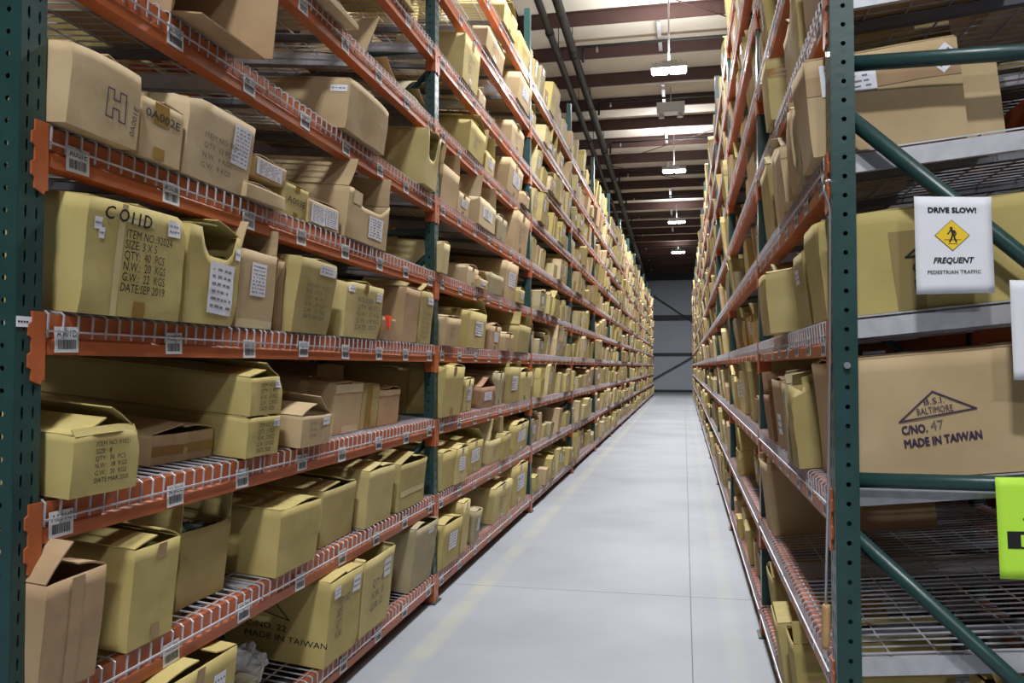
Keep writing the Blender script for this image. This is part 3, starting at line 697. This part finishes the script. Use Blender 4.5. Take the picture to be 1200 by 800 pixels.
    hero(5, 403, 450, 92, 3, 'big tan carton with crumpled lower front on the sixth shelf', -.03, .55, {'L': 2, 'R': 6}, [('label', 'left', .84, .72, .98, .86, 1)], crush=.014, amp=.008, skew=(0, -.05))
    hero(5, 496, 511, 150, 1, 'yellow carton with a torn hole near the second post, sixth shelf', -.03, .4, FLAT, [], notch=(.45, .38, .16))
    # ---- seventh and eighth shelves
    hero(6, 372, 420, -20, 4, 'light tan carton overhanging the seventh shelf', -.06, .5, FLAT, [])
    hero(6, 428, 470, 66, 3, 'crumpled open tan carton lying low on the seventh shelf', .05, .4, {'L': 60, 'R': 20, 'B': 40}, [], amp=.012, hmax=.14)
    hero(6, 474, 502, 104, 8, 'flattened greyish carton low on the seventh shelf', .05, .4, {'L': 30, 'R': 20}, [], amp=.012, hmax=.10)
    hero(7, 462, 486, -20, 0, 'yellow carton on the eighth shelf left of the second post', -.02, .4, FLAT)
    # ---- second bay
    B1 = {0: [(516, 536, 617, 0), (538, 547, 590, 1), (553, 561, 600, 8), (576, 597, 574, 1), (599, 615, 549, 0)],
          1: [(515, 532, 532, 0), (533, 546, 527, 1), (547, 562, 519, 0), (572, 586, 517, 7), (588, 596, 510, 2), (600, 618, 499, 0)],
          2: [(516, 539, 430, 0), (541, 551, 444, 1), (562, 577, 454, 6), (579, 588, 437, 8), (594, 606, 430, 2), (607, 621, 436, 1)],
          3: [(521, 536, 371, 3), (546, 568, 363, 0), (572, 586, 381, 5), (590, 600, 391, 3), (604, 620, 380, 2)],
          4: [(516, 524, 284, 7), (546, 560, 311, 4), (561, 571, 325, 3), (573, 587, 319, 8), (590, 603, 305, 3), (606, 614, 338, 2)],
          5: [(516, 534, 192, 3), (536, 548, 224, 4), (560, 580, 230, 4), (581, 592, 252, 8), (601, 616, 243, 3)],
          6: [(548, 566, 140, 0), (567, 579, 176, 1), (592, 610, 184, 3), (612, 620, 224, 3)],
          7: [(541, 559, 38, 1), (560, 569, 104, 4), (598, 612, 140, 3)],
          8: [(568, 590, 30, 3), (606, 620, 84, 3)], 9: [(590, 604, 0, 1), (606, 620, 36, 0)]}
    desc = ['first', 'second', 'third', 'fourth', 'fifth', 'sixth', 'seventh']
    rr = random.Random(21)
    for li, lst in B1.items():
        for k, (a, b, yt, tone) in enumerate(lst):
            dec = []
            if rr.random() < .5: dec.append(('label', 'front', .2+rr.random()*.2, .35, .8, .75, 5))
            if rr.random() < .5: dec += tp(c=.5, w_=.16)
            if rr.random() < .35: dec.append(('text', 'front', ['ITEM NO.', 'QTY:', 'N.W.:', 'G.W.:'], .3, .6, .07, .11, .4, GREYINK))
            hero(li, a, b, yt, tone, '%s carton, %s from the near post, second bay, %s shelf of the left rack' % (CNAME[tone], desc[k], ORD[li]), rr.uniform(-.03, .02), rr.uniform(.35, .6),
                 rr.choice((FLAT, FLAT, TENT, HALF, UPB, OPEN)), dec, yaw=rr.uniform(-2, 2), skew=(0, rr.uniform(-.05, .02)), res=4)
ORD = ['lowest', 'second', 'third', 'fourth', 'fifth', 'sixth', 'seventh', 'eighth', 'ninth', 'top']
left_heroes()

def hero_r(li, y0, y1, h, tone, label, d=.0, depth=.5, flaps=FLAT, decals=(), **kw):
    M = spot('R', li, y0, y1, d); HERO.append(label); yaw = kw.pop('yaw', 0)
    if yaw: M = M @ Matrix.Rotation(math.radians(yaw), 4, 'Z')
    c = Carton(M, y1-y0, depth, h, tone, 500+len(HERO)*11, **kw); c.build(flaps, decals, label, GR)
    TAKEN.setdefault(('R', li), []).append((y0, y1, d+depth)); return c
def right_heroes():
    # the right face of these cartons looks out through the end frame towards the camera
    tri = [(.47, .50), (.86, .58), (.655, .82)]
    hero_r(4, 2.415, 2.64, .275, 3, 'tan carton with a packing list and a tilted barcode sticker, end frame', -.03, .40, {'L': 2, 'R': 3},
           [('label', 'right', .10, .60, .47, .93, 5), ('label', 'right', .82, .70, .99, .90, 2, .75), ('tape', 'right', .0, .62, 1, .82, CARDS[5])])
    hero_r(4, 2.44, 2.64, .235, 3, 'narrow tan carton behind the one with the barcode sticker', .37, .10, FLAT)
    hero_r(4, 2.70, 2.80, .24, 8, 'first of the worn flat cartons on the fifth shelf, right rack', -.02, .4, FLAT, [], amp=.009, crush=.02)
    hero_r(4, 2.82, 2.93, .26, 3, 'tall worn tan carton with a ragged edge, fifth shelf, right rack', -.02, .4, {'L': 80, 'R': 20}, [], amp=.01, crush=.03)
    hero_r(4, 3.05, 3.24, .20, 4, 'pale tan carton with a taped lid line, fifth shelf, right rack', -.03, .4, FLAT, [('tape', 'right', 0, .78, 1, .8, CARDS[5])])
    hero_r(4, 3.35, 3.6, .28, 3, 'tan carton in the middle of the fifth shelf, right rack, first bay', .0, .4, {'L': 50, 'R': 30}, [], crush=.02)
    hero_r(4, 3.75, 4.05, .3, 2, 'olive carton near the second post, fifth shelf, right rack', .0, .4, HALF)
    hero_r(3, 2.415, 2.66, .275, 0, 'wide yellow carton behind the pedestrian warning sheet', .0, .62, {'L': 2, 'R': 3},
           [('tape', 'right', .30, .0, .42, .78, mat('olive_patch', rgb(142, 124, 76), .6)), ('poly', 'right', [(.36, .52), (.5, .52), (.43, .64)], .02, INK), ('text', 'right', ['C/NO.', 'MADE IN'], .38, .36, .1, .16, .2, INK)], crush=.015, amp=.006)
    hero_r(3, 2.72, 2.98, .235, 2, 'olive carton second from the end frame, fourth shelf, right rack', -.0, .45, FLAT, [('label', 'front', .3, .6, .6, .8, 2)], crush=.02)
    hero_r(3, 3.22, 3.5, .225, 1, 'pale yellow carton jutting out of the fourth shelf, right rack', -.07, .35, FLAT, [], crush=.01)
    hero_r(3, 3.7, 3.95, .27, 2, 'olive carton behind the jutting pale yellow one, right rack', .02, .4, TENT)
    hero_r(2, 2.415, 2.72, .33, 3, 'large tan carton printed B.S.I. BALTIMORE and MADE IN TAIWAN', .035, .60, {'L': 2, 'R': 3},
           [('poly', 'right', [(.275, .47), (.595, .535), (.425, .70)], .013, PINK), ('text', 'right', ['B.S.I.'], .385, .595, .05, .1, .085, PINK, .06), ('text', 'right', ['BALTIMORE'], .352, .515, .055, .1, .15, PINK, .06),
            ('text', 'right', ['C/NO.'], .28, .365, .068, .1, .105, PINK, .05, .003), ('text', 'right', ['47'], .40, .385, .075, .1, .055, GREYINK, .05), ('text', 'right', ['MADE IN TAIWAN'], .285, .255, .068, .1, .32, PINK, .05, .003)], amp=.004)
    hero_r(2, 2.78, 2.87, .27, 2, 'torn olive carton leaning behind the BALTIMORE carton', -.03, .4, {'L': 60, 'R': 80}, [], amp=.014, crush=.05, skew=(-.12, 0))
    hero_r(2, 2.98, 3.08, .28, 8, 'battered greyish carton on the third shelf, right rack', -.03, .4, {'L': 70, 'R': 40}, [], amp=.014, crush=.04, skew=(.08, 0))
    hero_r(2, 3.3, 3.62, .27, 5, 'brown carton with a pale patch, third shelf, right rack', .0, .4, FLAT, [('label', 'front', .3, .2, .6, .5, 2)])
    hero_r(2, 3.75, 3.95, .2, 6, 'dark brown carton with a torn lid, third shelf, right rack', -.01, .4, {'L': 90, 'R': 60})
    hero_r(1, 3.98, 4.3, .325, 3, 'wide open tan carton by the second post, second shelf, right rack', .01, .7, {'L': 60, 'R': 80}, [], amp=.006)
    hero_r(0, 2.55, 2.85, .25, 0, 'yellow carton set back on the lowest right shelf', .5, .5, HALF)
    hero_r(0, 3.0, 3.2, .28, 0, 'yellow carton with lifted lid on the lowest right shelf', -.0, .5, {'L': 20, 'R': 80})
    hero_r(0, 3.3, 3.55, .26, 1, 'rounded pale yellow carton on the lowest right shelf', -.02, .4, TENT, [], amp=.012)
    hero_r(0, 3.9, 4.15, .28, 2, 'olive carton by the second post on the lowest right shelf', .02, .4, TENT)
    hero_r(5, 2.42, 2.72, .3, 5, 'brown carton seen through the wire of the sixth right shelf', .0, .55, FLAT)
    hero_r(5, 2.85, 3.02, .24, 1, 'yellow carton at the edge of the sixth right shelf', .0, .35, FLAT, [], crush=.02)
    hero_r(5, 3.15, 3.35, .22, 4, 'light tan carton beside the edge yellow one, sixth right shelf', .02, .35, HALF)
    hero_r(5, 3.6, 3.8, .25, 1, 'yellow carton with a taped top on the sixth right shelf', -.02, .35, FLAT, [('tape', 'right', 0, .7, 1, .85)])
right_heroes()

# ---- the rest of both racks
def fill():
    rnd = random.Random(77); cand = []
    def clash(key, a, b): return any(a < q and b > p and e > .5 for p, q, e in TAKEN.get(key, []))
    for side, ys, sgn, xf in (('L', YSL, -1, XL), ('R', YSR, 1, XR)):
        for b in range(len(ys)-1):
            for li in range(10):
                for row in (0, 1):
                    if row and b > 4: continue
                    u = ys[b]+PW/2+rnd.uniform(.01, .12); end = ys[b+1]-PW/2-.01; k = 0
                    while u < end-.12:
                        w_ = rnd.choice((rnd.uniform(.12, .22), rnd.uniform(.2, .34), rnd.uniform(.3, .46))); w_ = min(w_, end-u)
                        if rnd.random() < (.2 if not row else .35): u += w_*rnd.uniform(.4, 1); continue
                        h = rnd.uniform(.13, .315) if li < 9 else rnd.uniform(.16, .36)
                        d = (rnd.uniform(-.04, .06) if side == 'L' else rnd.uniform(-.01, .1)) if not row else rnd.uniform(.52, .6); dp = rnd.uniform(.3, .5) if not row else rnd.uniform(.3, .42)
                        k += 1
                        first_bay_left = side == 'L' and b <= 1 and not row
                        first_bay_right = side == 'R' and b == 0 and not row
                        skip = (first_bay_left or first_bay_right) and li < 10 and TAKEN.get((side, li)) is not None
                        if side == 'R' and b == 0 and row and li <= 4: skip = True
                        if side == 'L' and b == 0 and row and li >= 5 and rnd.random() < .6: skip = True
                        if row and clash((side, li), u, u+w_): skip = True
                        if not skip:
                            yc = u+w_/2; x = xf+sgn*d; z = SIDE[side][2][li]
                            p = proj(x, yc, z+h/2)
                            if -60 < p[0] < 1260 and -60 < p[1] < 860 and p[2] > .8 and yc > .8:
                                area = w_*h/p[2]**2*(abs(x)/math.hypot(x, yc)+.2)*(.05 if row else 1)
                                tone = rnd.choice((0, 0, 0, 1, 1, 2, 2, 3, 3, 4, 5, 7, 7, 8))
                                cand.append((area, side, b, li, row, k, yc, w_, h, d, dp, tone, rnd.randrange(10**6)))
                        u += w_+rnd.choice((.004, .01, .03, rnd.uniform(.02, .15)))
    # back to back racks behind
    for side, sgn, xf, ys, lv in (('BL', 1, XLB, YSL[:7], ZLV), ('BR', -1, XRB, YSR[:3], ZRV)):
        for b in range(len(ys)-1):
            for li in range(10):
                u = ys[b]+.06
                while u < ys[b+1]-.3:
                    w_ = rnd.uniform(.25, .5)
                    if rnd.random() < .85: cand.append((0, side, b, li, 0, 0, u+w_/2, w_, rnd.uniform(.2, .33), rnd.uniform(.35, .5), .5, rnd.choice((2, 3, 5, 6)), rnd.randrange(10**6)))
                    u += w_+.02
    cand.sort(key=lambda c: -c[0]); n_ind = 300-len(HERO)-1
    ordn = ['first', 'second', 'third', 'fourth', 'fifth', 'sixth', 'seventh', 'eighth', 'ninth', 'tenth', 'eleventh', 'twelfth', 'thirteenth', 'fourteenth', 'fifteenth', 'sixteenth', 'seventeenth', 'eighteenth', 'nineteenth', 'twentieth']
    far = MB()
    for i, (area, side, b, li, row, k, yc, w_, h, d, dp, tone, seed) in enumerate(cand):
        r = random.Random(seed)
        if side in ('BL', 'BR'):
            s, xf, lv = ((1, XLB, ZLV) if side == 'BL' else (-1, XRB, ZRV)); M = frame_M(s, xf, yc, lv[li], True) @ Matrix.Translation((0, d, .0035))
        else: M = spot(side, li, yc-w_/2, yc+w_/2, d)
        M = M @ Matrix.Rotation(r.uniform(-.035, .035), 4, 'Z')
        if i < n_ind:
            nm = 'left' if side == 'L' else 'right'
            lab = '%s carton, %s%s from near post, %s shelf, %s bay, %s rack' % (CNAME[tone], 'back row, ' if row else '', ordn[min(k-1, 19)], ORD[li], ordn[b], nm)
            c = Carton(M, w_*.96, dp, h, tone, seed % 9973, amp=.006, crush=r.choice((0, 0, .015, .025)), skew=(0, r.uniform(-.05, .03)), res=3, clear=.35 if li < 9 else .7)
            fl = r.choice((FLAT, FLAT, {'L': r.uniform(5, 30), 'R': r.uniform(5, 30)}, HALF, UPB, WIDE, OPEN))
            dec = []
            if r.random() < .45: u0 = r.uniform(.1, .4); dec.append(('label', 'front', u0, .4, u0+.35, .8, 4))
            if r.random() < .4: dec += tp(c=.5, w_=.16)
            if r.random() < .3: dec.append(('text', 'front', ['ITEM NO.', 'QTY:', 'N.W.:', 'G.W.:'], .3, .6, .07, .11, .4, GREYINK))
            c.build(fl, dec, lab, GL if side == 'L' else GR)
        else:
            k0 = len(far.v); sk = r.uniform(-.05, .03); jx = w_*.985/2
            P = [(-jx, 0, 0), (jx, 0, 0), (jx, dp, 0), (-jx, dp, 0), (-jx, sk*h, h), (jx, sk*h, h), (jx, dp+sk*h, h), (-jx, dp+sk*h, h)]
            P += [(r.uniform(-.2, .2)*w_, sk*h, h+r.choice((0, .01, .04))), (0, dp+sk*h, h+.01)]
            P = [Vector(q)+Vector((r.uniform(-.006, .006), r.uniform(-.006, .006), 0)) for q in P]
            far.v += [tuple(M @ q) for q in P]
            for q in ((0, 1, 5, 8, 4), (1, 2, 6, 5), (2, 3, 7, 9, 6), (3, 0, 4, 7), (4, 8, 9, 7), (8, 5, 6, 9), (0, 3, 2, 1)): far.face([k0+t for t in q], tone)
            if r.random() < .35 and side in 'LR':
                a, c2 = r.uniform(-.4, 0)*w_, r.uniform(.05, .4)*w_; z0, z1 = h*.35, h*r.uniform(.6, .85); k0 = len(far.v)
                far.v += [tuple(M @ Vector((x, sk*z-.004, z))) for x, z in ((a, z0), (c2, z0), (c2, z1), (a, z1))]; far.face((k0, k0+1, k0+2, k0+3), len(CARDS))
    tag(link('cardboard_boxes', far.mesh('cardboard_boxes', CARDS+[WHITE])), 'rows of small distant cartons filling the far bays of both racks', 'boxes', kind='stuff')
fill()

# ================================================================== SMALL THINGS
def sheet(name, corners, Y, m, label, cat, draw=None, curl=0.0, group=None, extra=()):
    P = [at_y(x, y, Y) for x, y in corners]       # top left, top right, bottom right, bottom left
    W = (P[1]-P[0]).length; H = (P[0]-P[3]).length
    def f(u, v, off=0):
        a = P[3].lerp(P[2], u); b = P[0].lerp(P[1], u); q = a.lerp(b, v)
        bend = curl*max(0, u+v-1.8)**2*4 + .004*math.sin(u*3.1)*(1-v)
        return Vector((q.x, q.y-bend-off, q.z))
    e = empty(name, Matrix.Translation(P[3])); tag(e, label, cat, group)
    m0 = MB(); m0.grid(lambda u, v: tuple(f(u, v)-P[3]), 10, 10)
    o = link('sheet', m0.mesh('sheet', [m], True), e); md = o.modifiers.new('thickness', 'SOLIDIFY'); md.thickness = .0006; md.offset = 0
    if draw:
        mb = MB(); draw(mb, lambda u, v: tuple(f(u/W, v/H, .0018)-P[3]), lambda u, v: tuple(f(u/W, v/H, .0026)-P[3]), W, H)
        link('print', mb.mesh('print', [INK, YELLOWSIGN, GREYINK, LIME]+list(extra)), e)
    return e
def draw_sign(mb, f, g, W, H):
    put_text(mb, f, 'DRIVE SLOW!', .49*W, .835*H, .052*H, .62*W, 0, 0, .0009, 0, True)
    c = (.48*W, .60*H); r = .155*H
    def quad(rr, m, fn):
        n = mb.add([fn(c[0]-rr, c[1]), fn(c[0], c[1]-rr), fn(c[0]+rr, c[1]), fn(c[0], c[1]+rr)]); mb.face((n, n+1, n+2, n+3), m)
    quad(r*1.04, 0, f); quad(r, 1, lambda u, v: tuple(Vector(f(u, v))+Vector((0, -.0003, 0))))
    k = r
    def blob(pts): 
        n = mb.add([g(c[0]+a*k, c[1]+b*k) for a, b in pts]); mb.face(range(n, n+len(pts)), 0)
    blob([(-.05+.09*math.cos(t*.6283), .47+.1*math.sin(t*.6283)) for t in range(10)])
    blob([(-.12, .36), (.02, .38), (.16, .3), (.14, -.02), (-.04, -.02), (-.04, .14)])
    put_poly(mb, g, [(c[0]-.1*k, c[1]+.34*k), (c[0]-.2*k, c[1]+.16*k), (c[0]-.26*k, c[1]+.1*k)], .075*k, 0, False)
    put_poly(mb, g, [(c[0]+.14*k, c[1]+.3*k), (c[0]+.22*k, c[1]+.12*k), (c[0]+.18*k, c[1]+.0*k)], .075*k, 0, False)
    put_poly(mb, g, [(c[0]+.0*k, c[1]), (c[0]-.06*k, c[1]-.22*k), (c[0]-.16*k, c[1]-.42*k)], .1*k, 0, False)
    put_poly(mb, g, [(c[0]+.09*k, c[1]), (c[0]+.14*k, c[1]-.22*k), (c[0]+.22*k, c[1]-.42*k)], .1*k, 0, False)
    put_poly(mb, g, [(c[0]-.46*k, c[1]-.30*k), (c[0]+.5*k, c[1]-.30*k)], .03*k, 0, False)
    put_poly(mb, g, [(c[0]-.24*k, c[1]-.56*k), (c[0]+.28*k, c[1]-.56*k)], .03*k, 0, False)
    put_text(mb, f, 'FREQUENT', .49*W, .315*H, .058*H, .52*W, 0, 0, .0006, .25, True)
    put_text(mb, f, 'PEDESTRIAN TRAFFIC', .49*W, .205*H, .036*H, .68*W, 0, 2, .0002, 0, True)
sheet('warning_sheet', [(1071, 230), (1161, 231), (1166, 343), (1074, 345)], 2.318, WHITE, 'white sheet reading DRIVE SLOW! FREQUENT PEDESTRIAN TRAFFIC on the end frame', 'sign', draw_sign, .03)
sheet('paper_sheet', [(1183, 328), (1275, 330), (1280, 447), (1188, 445)], 2.316, WHITE, 'blank white sheet at the right edge, below the warning sheet', 'sign')
def draw_lime(mb, f, g, W, H):
    put_rect(mb, f, .10*W, .30*H, .95*W, .47*H, 0, 2); put_text(mb, g, '1', .25*W, .325*H, .11*H, .06*W, 0, 3, .0012)
    put_rect(mb, f, .28*W, .58*H, .5*W, .60*H, 0, 1)
sheet('lime_sheet', [(1166, 559), (1275, 560), (1280, 680), (1172, 678)], 2.312, LIME, 'lime green sheet with a black bar, hanging at the right edge', 'sign', draw_lime)

def small_things():
    # hook pole on the near right post
    Yp = 2.285
    e = empty('hook_pole', Matrix.Translation(at_y(968, 770, Yp))); tag(e, 'thin steel hook pole with wooden handle hanging by the right end post', 'pole')
    o0 = at_y(968, 770, Yp)
    m = MB(); m.tube([at_y(*p, Yp)-o0 for p in ((976, 213), (972, 211), (968, 212.5), (965, 217), (965, 223), (968, 230), (971, 238), (972.5, 250), (972.5, 400), (970.5, 560), (968, 712))], .0035, 6); link('rod', m.mesh('rod', [STEEL], True), e)
    m = MB(); m.tube([at_y(*p, Yp)-o0 for p in ((968.3, 708), (968.2, 712), (967.6, 755), (967.5, 760))], [.009, .0115, .0115, .008], 10); link('handle', m.mesh('handle', [WOOD], True), e)
    m = MB(); m.tube([at_y(*p, Yp)-o0 for p in ((967.5, 759), (967.5, 764), (966, 768), (968, 772), (969, 768))], .002, 5); link('eyelet', m.mesh('eyelet', [STEEL]), e)
    # bolt on the right end post
    m = MB(); m.tube([(0, 0, 0), (0, -.012, 0)], .009, 8); o = tag(link('bolt', m.mesh('bolt', [STEEL])), 'shiny bolt head in the right end post', 'bolt'); o.location = at_y(992, 428, 2.31)
    # sticker on the near left post
    m = MB(); m.box((0, -.016, -.012), (.001, .03, .012)); mb = MB(); f = lambda u, v: (.0016, u, v)
    e = tag(empty('post_sticker', Matrix.Translation((XL+.003, y_at(24, XL, 1.5), 1.502))), 'small white sticker on the near left post', 'sticker')
    link('sheet', m.mesh('sheet', [WHITE]), e); [put_rect(mb, f, -.012+.008*k, -.002, -.0065+.008*k, .002, 0, 1) for k in range(4)]; link('print', mb.mesh('print', [INK]), e)
    # red tag in front of the little brown carton
    y = y_at(455, XL+.02, ZLV[3]+.1)
    m = MB(); m.grid(lambda u, v: ((.004*math.sin(u*3)), (u-.5)*.11*(.25+.75*v), -.07*(1-v)), 4, 4)
    o = link('hang_tag', m.mesh('hang_tag', [REDTAG])); o.location = (XL+.022, y, ZLV[3]+.125); md = o.modifiers.new('t', 'SOLIDIFY'); md.thickness = .001
    tag(o, 'bright red orange tag hanging on the little brown carton', 'tag')
    # clear plastic bag and torn cardboard on the lowest shelf
    clear = mat('clear_plastic', rgb(225, 228, 232), .18); clear.node_tree.nodes['Principled BSDF'].inputs['Transmission Weight'].default_value = .55
    bm = bmesh.new(); bmesh.ops.create_icosphere(bm, subdivisions=4, radius=1)
    for v in bm.verts:
        n = noise.noise_vector(v.co*2.6); n2 = noise.noise_vector(v.co*6)
        v.co = Vector((v.co.x*.09, v.co.y*.13, v.co.z*.085))+n*.03+n2*.014
    zmin = min(v.co.z for v in bm.verts)
    for v in bm.verts: v.co.z -= zmin
    me = bpy.data.meshes.new('plastic_bag'); bm.to_mesh(me); bm.free(); me.materials.append(clear)
    yb = y_at(293, XL-.1, .3); o = tag(link('plastic_bag', me), 'crumpled clear plastic bag on the lowest shelf beside the triangle carton', 'bag'); o.location = (XL-.16, yb, ZLV[0]+.022)
    m = MB(); m.grid(lambda u, v: (.02+.02*math.sin(v*9)-.22*u, (v-.5)*.20+.02*math.sin(u*14), .03+.035*math.sin(u*5+v*4)+.015*noise.noise(Vector((u*9, v*9, 0)))), 12, 12)
    yb = y_at(305, XL, .25); o = tag(link('torn_cardboard', m.mesh('torn_cardboard', [CARDS[7]])), 'torn piece of pale cardboard on the edge of the lowest shelf', 'cardboard'); o.location = (XL-.0, yb+.02, ZLV[0]+.03)
    md = o.modifiers.new('t', 'SOLIDIFY'); md.thickness = .004
small_things()
